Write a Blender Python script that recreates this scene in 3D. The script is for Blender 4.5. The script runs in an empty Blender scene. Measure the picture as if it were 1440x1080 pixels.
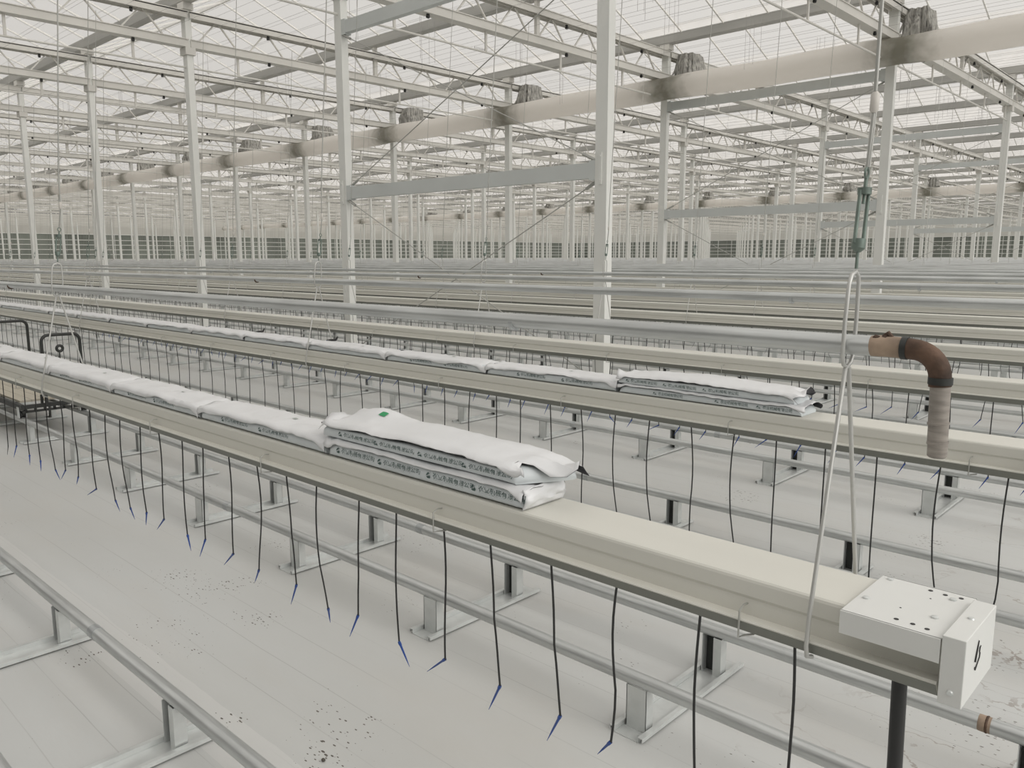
import bpy, math, random
from mathutils import Vector, Matrix, noise
random.seed(7)
S = bpy.context.scene
COL = S.collection
# ------------------------------------------------------------------ camera
F_PX, PITCH, YAW, ROLL = 1136.77, 0.15561, -0.75408, -0.0017
CAM = Vector((5.175, -6.901, 1.64))
cp, sp, cy_, sy_ = math.cos(PITCH), math.sin(PITCH), math.cos(YAW), math.sin(YAW)
fwd = Vector((sy_*cp, cy_*cp, -sp)); rt = Vector((cy_, -sy_, 0)); up = rt.cross(fwd)
r2 = rt*math.cos(ROLL) + up*math.sin(ROLL); u2 = -rt*math.sin(ROLL) + up*math.cos(ROLL)
cam = bpy.data.cameras.new('camera'); cam_o = bpy.data.objects.new('camera', cam); COL.objects.link(cam_o)
cam.sensor_width = 36.0; cam.lens = F_PX/1440*36; cam.clip_start = 0.02; cam.clip_end = 600
M = Matrix((( r2.x, u2.x, -fwd.x, CAM.x), (r2.y, u2.y, -fwd.y, CAM.y), (r2.z, u2.z, -fwd.z, CAM.z), (0,0,0,1)))
cam_o.matrix_world = M
S.camera = cam_o
# ------------------------------------------------------------------ sky (bright overcast)
w = bpy.data.worlds.new('overcast_sky'); S.world = w; w.use_nodes = True
nt = w.node_tree; nt.nodes.clear()
out = nt.nodes.new('ShaderNodeOutputWorld'); bg = nt.nodes.new('ShaderNodeBackground')
tc = nt.nodes.new('ShaderNodeTexCoord'); sx = nt.nodes.new('ShaderNodeSeparateXYZ')
mr = nt.nodes.new('ShaderNodeMapRange'); mr.inputs[1].default_value = -0.05; mr.inputs[2].default_value = 1.0
mr.inputs[3].default_value = 0.30; mr.inputs[4].default_value = 1.0
bg.inputs[0].default_value = (1.0, 0.985, 0.95, 1)
nt.links.new(tc.outputs['Generated'], sx.inputs[0]); nt.links.new(sx.outputs['Z'], mr.inputs[0])
mm = nt.nodes.new('ShaderNodeMath'); mm.operation = 'MULTIPLY'; mm.inputs[1].default_value = 1.0
mx0 = nt.nodes.new('ShaderNodeMath'); mx0.operation = 'MULTIPLY_ADD'; mx0.inputs[1].default_value = 0.5; mx0.inputs[2].default_value = 1.0   # brighter sky towards the veiled sun
nt.links.new(sx.outputs['X'], mx0.inputs[0]); nt.links.new(mx0.outputs[0], mm.inputs[1])
nt.links.new(mr.outputs[0], mm.inputs[0]); nt.links.new(mm.outputs[0], bg.inputs[1]); nt.links.new(bg.outputs[0], out.inputs[0])
sun = bpy.data.lights.new('hazy_sun', 'SUN'); sun.energy = 1.55; sun.angle = math.radians(50); sun.color = (1.0, 0.975, 0.93)
sun_o = bpy.data.objects.new('hazy_sun', sun); COL.objects.link(sun_o)
sun_o.rotation_euler = Vector((0.92, 0.18, 0.66)).to_track_quat('Z', 'Y').to_euler()
S.view_settings.view_transform = 'Standard'; S.view_settings.look = 'None'
S.view_settings.gamma = 1.0; S.view_settings.use_curve_mapping = False
S.view_settings.exposure = 0.10
S.cycles.max_bounces = 8; S.cycles.diffuse_bounces = 5; S.cycles.transparent_max_bounces = 24
S.cycles.caustics_reflective = False; S.cycles.caustics_refractive = False

# ------------------------------------------------------------------ materials
def mat(name, col, rough=0.5, metal=0.0, var=0.0, vscale=5.0, stretch=(1,1,1), bump=0.0, coord='Object', spec=0.5):
    m = bpy.data.materials.new(name); m.use_nodes = True; t = m.node_tree; b = t.nodes['Principled BSDF']
    b.inputs['Base Color'].default_value = (*col, 1); b.inputs['Roughness'].default_value = rough
    b.inputs['Metallic'].default_value = metal; b.inputs['Specular IOR Level'].default_value = spec
    if var or bump:
        c = t.nodes.new('ShaderNodeTexCoord'); mp = t.nodes.new('ShaderNodeMapping'); mp.inputs['Scale'].default_value = stretch
        n = t.nodes.new('ShaderNodeTexNoise'); n.inputs['Scale'].default_value = vscale; n.inputs['Detail'].default_value = 4
        t.links.new(c.outputs[coord], mp.inputs[0]); t.links.new(mp.outputs[0], n.inputs['Vector'])
        if var:
            r = t.nodes.new('ShaderNodeValToRGB')
            r.color_ramp.elements[0].position = 0.3; r.color_ramp.elements[1].position = 0.7
            r.color_ramp.elements[0].color = (*[x*(1-var) for x in col], 1)
            r.color_ramp.elements[1].color = (*[min(1, x*(1+var*0.5)) for x in col], 1)
            t.links.new(n.outputs[0], r.inputs[0]); t.links.new(r.outputs[0], b.inputs['Base Color'])
        if bump:
            bp = t.nodes.new('ShaderNodeBump'); bp.inputs['Strength'].default_value = bump; bp.inputs['Distance'].default_value = 0.01
            t.links.new(n.outputs[0], bp.inputs['Height']); t.links.new(bp.outputs[0], b.inputs['Normal'])
    return m
MT = dict(
    gutter=mat('cream_painted_steel', (0.655,0.645,0.59), 0.5, 0, 0.04, 1.2, (0.3,4,4)),
    underlip_shade=mat('olive_grey_painted_shade', (0.20,0.205,0.18), 0.5, 0, 0.06, 1.2, (0.3,4,4)),  # same steel as the trough, darkened to paint in shade
    lid=mat('white_coated_sheet', (0.68,0.685,0.665), 0.45, 0, 0.03, 6),
    galv=mat('galvanised_steel', (0.50,0.52,0.525), 0.38, 0.55, 0.25, 9, (1,6,6)),
    bright=mat('bright_zinc_steel', (0.68,0.70,0.69), 0.33, 0.4, 0.1, 14),
    pipe=mat('galvanised_pipe', (0.58,0.595,0.59), 0.33, 0.55, 0.25, 5, (0.6,8,8)),
    column=mat('white_painted_steel', (0.78,0.785,0.755), 0.45, 0, 0.04, 2),
    truss=mat('white_truss_paint', (0.67,0.655,0.615), 0.5, 0, 0.06, 1.5),
    beam=mat('pale_grey_beam_paint', (0.62,0.645,0.635), 0.5, 0, 0.05, 1.5),
    roofg=mat('aluminium_roof_gutter', (0.48,0.475,0.45), 0.6, 0.0, 0.18, 1.0, (0.4,5,5)),
    bar=mat('glazing_bar_white', (0.86,0.85,0.82), 0.45),
    film=mat('white_plastic_film', (0.73,0.735,0.745), 0.35, 0, 0.02, 10, (1,1,1), 0.15),
    wrap=mat('blue_white_plastic_wrap', (0.62,0.66,0.675), 0.3, 0, 0.05, 12, (1,1,1), 0.2),
    inner=mat('black_inner_film', (0.03,0.03,0.035), 0.4),
    ink=mat('dark_green_ink', (0.07,0.12,0.11), 0.6), green=mat('green_ink', (0.02,0.30,0.11), 0.5),
    black=mat('black_rubber', (0.02,0.02,0.02), 0.45), blue=mat('blue_plastic', (0.02,0.07,0.30), 0.4),
    wire=mat('steel_wire', (0.42,0.42,0.395), 0.4, 0.4), wirel=mat('pale_steel_rod', (0.52,0.52,0.50), 0.38, 0.4),
    thin=mat('dark_thin_wire', (0.34,0.33,0.32), 0.6),
    rust=mat('rusty_brown_steel', (0.115,0.068,0.045), 0.75, 0.1, 0.6, 22, (1,1,1), 0.6),
    tan=mat('scorched_tan_pipe', (0.36,0.27,0.20), 0.65, 0.1, 0.45, 18),
    hose=mat('dirty_grey_hose', (0.31,0.28,0.25), 0.5, 0, 0.3, 20, (1,1,6)),
    green_steel=mat('green_grey_turnbuckle', (0.20,0.25,0.22), 0.4, 0.4, 0.3, 30),
    sleeve=mat('white_sleeve', (0.60,0.57,0.53), 0.5),
    bag=mat('dark_grey_bundle_cloth', (0.42,0.41,0.38), 0.9, 0, 0.65, 7, (5,5,0.8), 0.6),
    duct=mat('milky_duct_film', (0.78,0.775,0.745), 0.4, 0, 0.03, 1.5),
    dark_steel=mat('black_trolley_steel', (0.025,0.027,0.025), 0.5),
    wood=mat('pale_plank_deck', (0.50,0.46,0.38), 0.7, 0, 0.15, 6, (0.5,14,14)),
    clod=mat('dark_soil_clod', (0.10,0.09,0.075), 0.9, 0, 0.4, 40, (1,1,1), 0.8),
)
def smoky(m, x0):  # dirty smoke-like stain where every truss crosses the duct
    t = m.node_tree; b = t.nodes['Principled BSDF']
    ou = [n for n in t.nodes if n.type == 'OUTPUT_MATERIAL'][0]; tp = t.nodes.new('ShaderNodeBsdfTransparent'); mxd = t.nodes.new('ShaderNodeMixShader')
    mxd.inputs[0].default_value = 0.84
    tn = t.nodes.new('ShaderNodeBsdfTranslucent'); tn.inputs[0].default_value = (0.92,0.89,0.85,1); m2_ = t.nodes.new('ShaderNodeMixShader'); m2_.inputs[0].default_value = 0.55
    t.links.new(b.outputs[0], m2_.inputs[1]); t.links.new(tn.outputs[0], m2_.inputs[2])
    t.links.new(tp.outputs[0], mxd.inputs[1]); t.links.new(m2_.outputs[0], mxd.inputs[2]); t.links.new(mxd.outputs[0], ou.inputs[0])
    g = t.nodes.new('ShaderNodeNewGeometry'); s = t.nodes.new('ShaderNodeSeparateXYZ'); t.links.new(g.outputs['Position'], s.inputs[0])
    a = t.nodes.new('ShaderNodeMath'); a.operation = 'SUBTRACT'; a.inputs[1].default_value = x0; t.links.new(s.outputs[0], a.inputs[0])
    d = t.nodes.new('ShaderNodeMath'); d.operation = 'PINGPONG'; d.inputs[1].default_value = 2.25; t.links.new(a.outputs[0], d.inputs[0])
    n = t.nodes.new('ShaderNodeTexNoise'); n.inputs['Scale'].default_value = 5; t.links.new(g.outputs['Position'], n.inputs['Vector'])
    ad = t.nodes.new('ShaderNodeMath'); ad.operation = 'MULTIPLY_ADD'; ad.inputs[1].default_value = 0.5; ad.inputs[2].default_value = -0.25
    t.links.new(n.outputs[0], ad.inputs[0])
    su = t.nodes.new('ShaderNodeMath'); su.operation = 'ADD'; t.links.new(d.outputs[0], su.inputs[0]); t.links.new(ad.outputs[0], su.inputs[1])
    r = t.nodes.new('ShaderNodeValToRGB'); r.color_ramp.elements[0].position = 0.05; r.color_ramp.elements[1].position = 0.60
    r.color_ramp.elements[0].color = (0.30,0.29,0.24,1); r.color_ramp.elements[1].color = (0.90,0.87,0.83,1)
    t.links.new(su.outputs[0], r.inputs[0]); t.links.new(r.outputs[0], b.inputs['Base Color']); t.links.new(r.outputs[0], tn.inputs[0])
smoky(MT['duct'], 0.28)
# roof glazing: milky diffuse glass
gm = bpy.data.materials.new('diffuse_roof_glass'); gm.use_nodes = True; t = gm.node_tree; t.nodes.clear()
o_ = t.nodes.new('ShaderNodeOutputMaterial'); tr = t.nodes.new('ShaderNodeBsdfTransparent'); tl = t.nodes.new('ShaderNodeBsdfTranslucent')
mx = t.nodes.new('ShaderNodeMixShader'); mx.inputs[0].default_value = 0.5
tr.inputs[0].default_value = (0.92,0.905,0.895,1); tl.inputs[0].default_value = (0.92,0.905,0.89,1)
t.links.new(tr.outputs[0], mx.inputs[1]); t.links.new(tl.outputs[0], mx.inputs[2]); t.links.new(mx.outputs[0], o_.inputs[0])
MT['glass'] = gm
# floor: pale woven ground sheet with fold lines, smears and dirt
fm = bpy.data.materials.new('white_ground_sheet'); fm.use_nodes = True; t = fm.node_tree; b = t.nodes['Principled BSDF']
b.inputs['Roughness'].default_value = 0.5
N = t.nodes.new; Lk = t.links.new
g = N('ShaderNodeNewGeometry'); sp_ = N('ShaderNodeSeparateXYZ'); Lk(g.outputs['Position'], sp_.inputs[0])
def mnode(op, a=None, b_=None, c=None):
    n = N('ShaderNodeMath'); n.operation = op
    for i, v in enumerate((a, b_, c)):
        if v is None: continue
        if isinstance(v, (int, float)): n.inputs[i].default_value = v
        else: Lk(v, n.inputs[i])
    return n.outputs[0]
def nz(scale, detail=4, st=(1,1,1), rough=0.5):
    mp = N('ShaderNodeMapping'); mp.inputs['Scale'].default_value = st; Lk(g.outputs['Position'], mp.inputs[0])
    n = N('ShaderNodeTexNoise'); n.inputs['Scale'].default_value = scale; n.inputs['Detail'].default_value = detail; n.inputs['Roughness'].default_value = rough
    Lk(mp.outputs[0], n.inputs['Vector']); return n.outputs[0]
def ramp(v, p0, p1, c0, c1):
    r = N('ShaderNodeValToRGB'); r.color_ramp.elements[0].position = p0; r.color_ramp.elements[1].position = p1
    r.color_ramp.elements[0].color = (*c0, 1); r.color_ramp.elements[1].color = (*c1, 1); Lk(v, r.inputs[0]); return r.outputs[0]
def mixc(f, a, b_, mode='MIX'):
    n = N('ShaderNodeMix'); n.data_type = 'RGBA'; n.blend_type = mode
    if isinstance(f, (int, float)): n.inputs[0].default_value = f
    else: Lk(f, n.inputs[0])
    for i, v in ((6, a), (7, b_)):
        if isinstance(v, tuple): n.inputs[i].default_value = (*v, 1)
        else: Lk(v, n.inputs[i])
    return n.outputs[2]
base = ramp(nz(0.7, 5, (0.5,1,1)), 0.35, 0.65, (0.525,0.527,0.51), (0.58,0.588,0.58))
warm = ramp(nz(1.3, 6, (0.6,1.6,1), 0.6), 0.50, 0.72, (0,0,0), (1,1,1))
base = mixc(mnode('MULTIPLY', warm, 0.16), base, (0.55,0.49,0.42))
# fold lines of the woven sheet, running along the rows
fy = mnode('FRACT', mnode('DIVIDE', mnode('ADD', sp_.outputs[1], mnode('MULTIPLY', nz(0.5), 0.05)), 0.178))
ln = mnode('LESS_THAN', mnode('ABSOLUTE', mnode('SUBTRACT', fy, 0.5)), 0.011)
ln = mnode('MULTIPLY', ln, mnode('MULTIPLY', ramp(nz(2.5, 3, (0.3,2,1)), 0.4, 0.55, (0,0,0), (1,1,1)), 0.55))
base = mixc(ln, base, (0.38,0.38,0.37))
# soil crumbs gathered in patches
vo = N('ShaderNodeTexVoronoi'); vo.inputs['Scale'].default_value = 52; vo.inputs['Randomness'].default_value = 1
mpv = N('ShaderNodeMapping'); mpv.inputs['Scale'].default_value = (0.8,2.0,1); Lk(g.outputs['Position'], mpv.inputs[0]); Lk(mpv.outputs[0], vo.inputs['Vector'])
sepc = N('ShaderNodeSeparateColor'); Lk(vo.outputs['Color'], sepc.inputs[0])
patch = ramp(nz(1.6, 3, (0.9,1.2,1), 0.6), 0.56, 0.70, (0,0,0), (1,1,1))
for (px, py, pr) in ((1.44,-5.16,0.20),(1.45,-4.97,0.15),(1.15,-5.22,0.2),(1.9,-5.15,0.15),(0.85,-5.33,0.12),(1.72,-4.03,0.16),(1.5,-4.05,0.14),(1.69,-5.80,0.12),(4.6,-3.9,0.3),(2.6,-5.6,0.08),(0.9,-2.6,0.3)):
    cv = N('ShaderNodeCombineXYZ'); cv.inputs[0].default_value = px; cv.inputs[1].default_value = py
    dd = N('ShaderNodeVectorMath'); dd.operation = 'DISTANCE'; Lk(g.outputs['Position'], dd.inputs[0]); Lk(cv.outputs[0], dd.inputs[1])
    fall = N('ShaderNodeMapRange'); Lk(mnode('ADD', dd.outputs['Value'], mnode('MULTIPLY', mnode('SUBTRACT', nz(5, 4), 0.5), 0.5)), fall.inputs[0])
    fall.inputs[1].default_value = pr*1.3; fall.inputs[2].default_value = 0.0; fall.inputs[3].default_value = 0.0; fall.inputs[4].default_value = 1.0
    patch = mnode('MAXIMUM', patch, fall.outputs[0])
strip = mnode('MULTIPLY', mnode('GREATER_THAN', sp_.outputs[1], -5.79), mnode('LESS_THAN', mnode('ADD', sp_.outputs[1], mnode('MULTIPLY', nz(3), 0.03)), -5.60))
base = mixc(mnode('MULTIPLY', strip, 0.5), base, (0.66,0.655,0.64))
size = mnode('MULTIPLY', mnode('MULTIPLY', sepc.outputs[0], patch), 0.42)
dot = mnode('LESS_THAN', vo.outputs['Distance'], size)
base = mixc(mnode('MULTIPLY', dot, mnode('GREATER_THAN', sepc.outputs[1], 0.35)), base, (0.10,0.085,0.07))
vb = N('ShaderNodeTexVoronoi'); vb.inputs['Scale'].default_value = 17; Lk(mpv.outputs[0], vb.inputs['Vector'])
sb = N('ShaderNodeSeparateColor'); Lk(vb.outputs['Color'], sb.inputs[0])
blob = mnode('LESS_THAN', mnode('ADD', vb.outputs['Distance'], mnode('MULTIPLY', mnode('SUBTRACT', nz(60, 3), 0.5), 0.35)), mnode('MULTIPLY', mnode('MULTIPLY', sb.outputs[0], patch), 0.17))
base = mixc(mnode('MULTIPLY', blob, mnode('GREATER_THAN', sb.outputs[1], 0.5)), base, (0.12,0.105,0.085))
# cracks and drag marks on the bare right-hand end
vo2 = N('ShaderNodeTexVoronoi'); vo2.feature = 'DISTANCE_TO_EDGE'; vo2.inputs['Scale'].default_value = 2.3
mp2 = N('ShaderNodeMapping'); mp2.inputs['Scale'].default_value = (0.8,1.5,1)
dn = N('ShaderNodeTexNoise'); dn.inputs['Scale'].default_value = 4; dn.inputs['Detail'].default_value = 6; Lk(g.outputs['Position'], dn.inputs['Vector'])
vm = N('ShaderNodeVectorMath'); vm.operation = 'MULTIPLY_ADD'; vm.inputs[1].default_value = (0.5,0.5,0.5); Lk(dn.outputs['Color'], vm.inputs[0]); Lk(g.outputs['Position'], vm.inputs[2])
Lk(vm.outputs[0], mp2.inputs[0]); Lk(mp2.outputs[0], vo2.inputs['Vector'])
crack = mnode('LESS_THAN', vo2.outputs['Distance'], 0.012)
right = ramp(mnode('ADD', sp_.outputs[0], mnode('MULTIPLY', nz(1.2), 1.2)), 0, 1, (0,0,0), (1,1,1))
xr = N('ShaderNodeMapRange'); Lk(mnode('ADD', sp_.outputs[0], mnode('MULTIPLY', nz(2.0), 1.0)), xr.inputs[0]); xr.inputs[1].default_value = 4.3; xr.inputs[2].default_value = 5.3
brk = ramp(nz(3.5, 3), 0.45, 0.55, (0,0,0), (1,1,1))
base = mixc(mnode('MULTIPLY', mnode('MULTIPLY', crack, brk), mnode('MULTIPLY', xr.outputs[0], 0.75)), base, (0.22,0.17,0.14))
Lk(base, b.inputs['Base Color'])
bp = N('ShaderNodeBump'); bp.inputs['Strength'].default_value = 0.35; bp.inputs['Distance'].default_value = 0.02
Lk(nz(2.2, 7, (0.5,1.5,1), 0.6), bp.inputs['Height']); Lk(bp.outputs[0], b.inputs['Normal'])
MT['floor'] = fm

# ------------------------------------------------------------------ helpers
class MB:
    def __init__(s): s.v = []; s.f = []; s.m = []; s.mats = []
    def mi(s, m):
        if m not in s.mats: s.mats.append(m)
        return s.mats.index(m)
    def box(s, x0, x1, y0, y1, z0, z1, m=None):
        i = len(s.v)
        s.v += [(x0,y0,z0),(x1,y0,z0),(x1,y1,z0),(x0,y1,z0),(x0,y0,z1),(x1,y0,z1),(x1,y1,z1),(x0,y1,z1)]
        s.f += [(i,i+3,i+2,i+1),(i+4,i+5,i+6,i+7),(i,i+1,i+5,i+4),(i+1,i+2,i+6,i+5),(i+2,i+3,i+7,i+6),(i+3,i,i+4,i+7)]
        s.m += [s.mi(m)]*6; return s
    def beam(s, a, b, w, h, m=None, upv=(0,0,1)):   # box bar between two points
        a = Vector(a); b = Vector(b); d = (b-a).normalized(); u = Vector(upv)
        r = d.cross(u)
        if r.length < 1e-4: r = Vector((1,0,0))
        r.normalize(); u = r.cross(d); i = len(s.v)
        for p in (a, b):
            for (k, l) in ((-1,-1),(1,-1),(1,1),(-1,1)): s.v.append(tuple(p + r*(k*w/2) + u*(l*h/2)))
        s.f += [(i,i+1,i+2,i+3),(i+7,i+6,i+5,i+4)] + [(i+k,i+4+k,i+4+(k+1)%4,i+(k+1)%4) for k in range(4)]
        s.m += [s.mi(m)]*6; return s
    def tube(s, pts, r, n=8, m=None, cap=True, closed=False):
        pts = [Vector(p) for p in pts]; L = len(pts); i0 = len(s.v)
        rr = r if isinstance(r, (list, tuple)) else [r]*L
        ref = None
        for k, p in enumerate(pts):
            if closed: d = pts[(k+1)%L] - pts[k-1]
            else: d = pts[min(k+1, L-1)] - pts[max(k-1, 0)]
            d.normalize()
            if ref is None:
                ref = Vector((0,0,1)) if abs(d.z) < 0.9 else Vector((1,0,0))
            a = d.cross(ref).normalized(); bb = a.cross(d); ref = bb
            for j in range(n):
                t_ = 2*math.pi*j/n; s.v.append(tuple(p + (a*math.cos(t_) + bb*math.sin(t_))*rr[k]))
        K = L if closed else L-1
        for k in range(K):
            for j in range(n):
                A = i0+k*n; B = i0+((k+1)%L)*n
                s.f.append((A+j, A+(j+1)%n, B+(j+1)%n, B+j)); s.m.append(s.mi(m))
        if cap and not closed:
            s.f.append(tuple(i0+j for j in reversed(range(n)))); s.f.append(tuple(i0+(L-1)*n+j for j in range(n))); s.m += [s.mi(m)]*2
        return s
    def prism_x(s, prof, x0, x1, m=None):           # closed (y,z) outline extruded along x
        i = len(s.v); n = len(prof)
        for x in (x0, x1): s.v += [(x, y, z) for y, z in prof]
        s.f += [(i+k, i+(k+1)%n, i+n+(k+1)%n, i+n+k) for k in range(n)]
        s.f += [tuple(i+k for k in reversed(range(n))), tuple(i+n+k for k in range(n))]
        s.m += [s.mi(m)]*(n+2); return s
    def mesh(s, name, default=None, smooth=False):
        me = bpy.data.meshes.new(name); me.from_pydata(s.v, [], s.f)
        for m in s.mats: me.materials.append(MT[m or default])
        me.polygons.foreach_set('material_index', s.m)
        if smooth:
            me.polygons.foreach_set('use_smooth', [True]*len(me.polygons))
            try: me.set_sharp_from_angle(angle=math.radians(40))
            except Exception: pass
        me.update(); return me
def tag(o, label=None, cat=None, group=None, kind=None):
    if label: o['label'] = label
    if cat: o['category'] = cat
    if group: o['group'] = group
    if kind: o['kind'] = kind
    return o
def ob(name, me, parent=None, loc=(0,0,0)):
    o = bpy.data.objects.new(name, me); COL.objects.link(o); o.location = loc
    if parent: o.parent = parent
    return o
def empty(name, loc): 
    o = bpy.data.objects.new(name, None); COL.objects.link(o); o.location = loc; o.empty_display_size = 0.05; return o
def copy_tree(src, loc):
    r = src.copy(); COL.objects.link(r); r.location = loc
    for ch in src.children:
        c = ch.copy(); COL.objects.link(c); c.parent = r
        for g2 in ch.children:
            d = g2.copy(); COL.objects.link(d); d.parent = c
    return r
ORD = ['', 'first','second','third','fourth','fifth','sixth','seventh','eighth','ninth','tenth','eleventh','twelfth','thirteenth','fourteenth','fifteenth','sixteenth','seventeenth','eighteenth','nineteenth','twentieth']
def od(n):
    if n <= 20: return ORD[n]
    t_ = ['','','twenty','thirty','forty','fifty','sixty','seventy','eighty','ninety'][n//10]
    tt = {'twenty':'twentieth','thirty':'thirtieth','forty':'fortieth','fifty':'fiftieth','sixty':'sixtieth','seventy':'seventieth','eighty':'eightieth','ninety':'ninetieth'}
    return tt[t_] if n%10 == 0 else t_+'-'+ORD[n%10]

A, B = 4.5, 8.08            # column grid: along the rows, across the rows
NX, NY = 19, 13
XW, YW = -A*NX-1.5, B*NY+1.2
GY = [-5.39, -3.76, -2.17, -0.51, 1.13] + [1.13+1.616*i for i in range(1, 64)]   # centre line of each crop gutter
GY = [y for y in GY if y < YW-0.5]
GN = len(GY)
def in_view(x, y, z, margin=40):
    d = Vector((x, y, z)) - CAM; ww = d.dot(fwd)
    if ww < 0.1: return False
    return -margin < 720+F_PX*d.dot(r2)/ww < 1440+margin
# ------------------------------------------------------------------ floor, walls
m = MB(); m.box(XW-1, 12, -14, YW+1, -0.1, 0, None); o = ob('floor', m.mesh('floor', 'floor')); tag(o, kind='structure')
MT['wall_dark'] = mat('dark_screened_glass', (0.22,0.24,0.21), 0.6, 0, 0.3, 0.35)
MT['wall_pale'] = mat('pale_upper_wall', (0.62,0.61,0.57), 0.5)
def wall(name, a, b, axis):
    m = MB()
    if axis == 'x': 
        m.box(a-0.05, a, b[0], b[1], 0, 4.1, 'wall_dark'); m.box(a-0.05, a, b[0], b[1], 4.1, 6.1, 'wall_pale')
        for z in (0.9,1.5,2.0,2.5,3.0,3.5,4.1): m.box(a, a+0.06, b[0], b[1], z-0.035, z+0.035, 'column')
        y = b[0]
        while y < b[1]: m.box(a, a+0.05, y, y+0.05, 0, 4.1, 'column'); y += 2.02
    else:
        m.box(b[0], b[1], a, a+0.05, 0, 4.1, 'wall_dark'); m.box(b[0], b[1], a, a+0.05, 4.1, 6.1, 'wall_pale')
        for z in (0.9,1.5,2.0,2.5,3.0,3.5,4.1): m.box(b[0], b[1], a-0.06, a, z-0.035, z+0.035, 'column')
        x = b[0]
        while x < b[1]: m.box(x, x+0.05, a-0.05, a, 0, 4.1, 'column'); x += 2.25
    tag(ob(name, m.mesh(name, 'column')), kind='structure')
wall('wall_left', XW, (-14, YW), 'x')
wall('wall_back', YW, (XW, 12), 'y')
MT['light_block'] = mat('grey_light_blocker', (0.22,0.22,0.21), 0.7)
m = MB(); m.box(XW, 12, -14.05, -14, 0, 6.1); tag(ob('light_block_wall', m.mesh('light_block_wall','light_block')), kind='structure')  # unseen wall, added to keep horizon light off the gutter sides
# ------------------------------------------------------------------ roof: ridged glass, glazing bars, ridges
ZE, ZR, HS = 6.12, 6.95, 2.02
m = MB()
ys = [-4*4.04 + 4.04*i for i in range(0, 31)]; ys = [y for y in ys if y < YW+0.2]
X0R, X1R = XW-0.3, 10.0
for y in ys[:-1]:
    for (ya, za, yb, zb) in ((y, ZE, y+HS, ZR), (y+HS, ZR, y+4.04, ZE)):
        i = len(m.v); m.v += [(X0R,ya,za),(X1R,ya,za),(X1R,yb,zb),(X0R,yb,zb)]; m.f.append((i,i+1,i+2,i+3)); m.m.append(m.mi('glass'))
tag(ob('ceiling', m.mesh('roof_glass', 'glass')), kind='structure')
for q, y in enumerate(ys[:-1]):
    m = MB()
    m.beam((X0R, y+HS, ZR-0.03), (X1R, y+HS, ZR-0.03), 0.05, 0.07)
    x = -2.24 + 0.925*13
    while x > X0R:
        if (x - CAM.x)*0.18 - 4 < (y - CAM.y):
            m.beam((x, y+0.05, ZE-0.015), (x, y+HS, ZR-0.045), 0.028, 0.035)
            m.beam((x, y+HS, ZR-0.045), (x, y+3.99, ZE-0.015), 0.028, 0.035)
        x -= 0.925
    tag(ob('trim_%d' % (q+1), m.mesh('glazing_bars', 'bar')), kind='structure')
# roof gutters along the rows, one over every column row and every half bay
gcount = 0
for y in ys[2:-1]:
    m = MB()
    prof = [(-0.11,0.09),(-0.09,-0.07),(-0.06,-0.09),(0.06,-0.09),(0.09,-0.07),(0.11,0.09),(0.095,0.09),(0.075,-0.06),(-0.075,-0.06),(-0.095,0.09)]
    m.prism_x(prof, X0R, X1R)
    o = ob('roof_gutter', m.mesh('roof_gutter', 'roofg'), None, (0, y, 6.04))
    j = round(y/4.04)
    if j < 0: lab = 'grey roof gutter over the growing rows nearest the camera'
    elif j <= 10: lab = 'grey metal roof gutter over %s, descending left' % ('the %s row of columns' % od(j//2+1) if j%2==0 else 'the gap behind the %s row of columns' % od(j//2+1))
    else: lab = 'far grey roof gutter among many near the horizon'
    tag(o, lab, 'roof gutter', 'roof gutters running along the greenhouse')
# ------------------------------------------------------------------ columns
ZC = 5.22
def column_mesh(): 
    m = MB(); 
    m.box(-0.075,0.075,-0.055,0.055,0,5.98)
    return m.mesh('column', 'column')
cm = column_mesh()
m = MB(); m.box(-0.12,0.12,-0.12,0.12,0,0.015); base_m = m.mesh('base_plate','galv')
m = MB(); m.box(-0.02,0.02,-0.075,-0.055,2.38,2.70); m.box(-0.08,-0.075,-0.05,0.05,2.40,2.68)
for z in (2.42,2.66): m.tube([(0,-0.075,z),(0,-0.083,z)],0.012,8)
joint_m = m.mesh('joint_plate','column')
m = MB(); m.box(-0.11,0.11,-0.09,0.09,5.10,5.22); m.box(-0.11,0.11,-0.09,0.09,5.84,5.95); head_m = m.mesh('head_bracket','truss')
for j in range(0, NY+1):
    for k in range(0, NX+1):
        x, y = -A*k, B*j
        if not in_view(x, y, 1.6) and not in_view(x, y, 5): continue
        e = empty('column', (x, y, 0))
        ob('post', cm, e)
        if k + 1.8*j < 12: ob('base_plate', base_m, e); ob('head_bracket', head_m, e)
        if k < 2 and j < 3: ob('joint_plate', joint_m, e)
        if j <= 3 and k <= 7:
            lab = 'white square steel column, %s from the right in the %s column row' % (od(k+1), od(j+1))
            tag(e, lab, 'column', 'white greenhouse columns')
        else: tag(e, 'slim white column in the distant forest of columns', 'column', 'distant white greenhouse columns')
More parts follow.
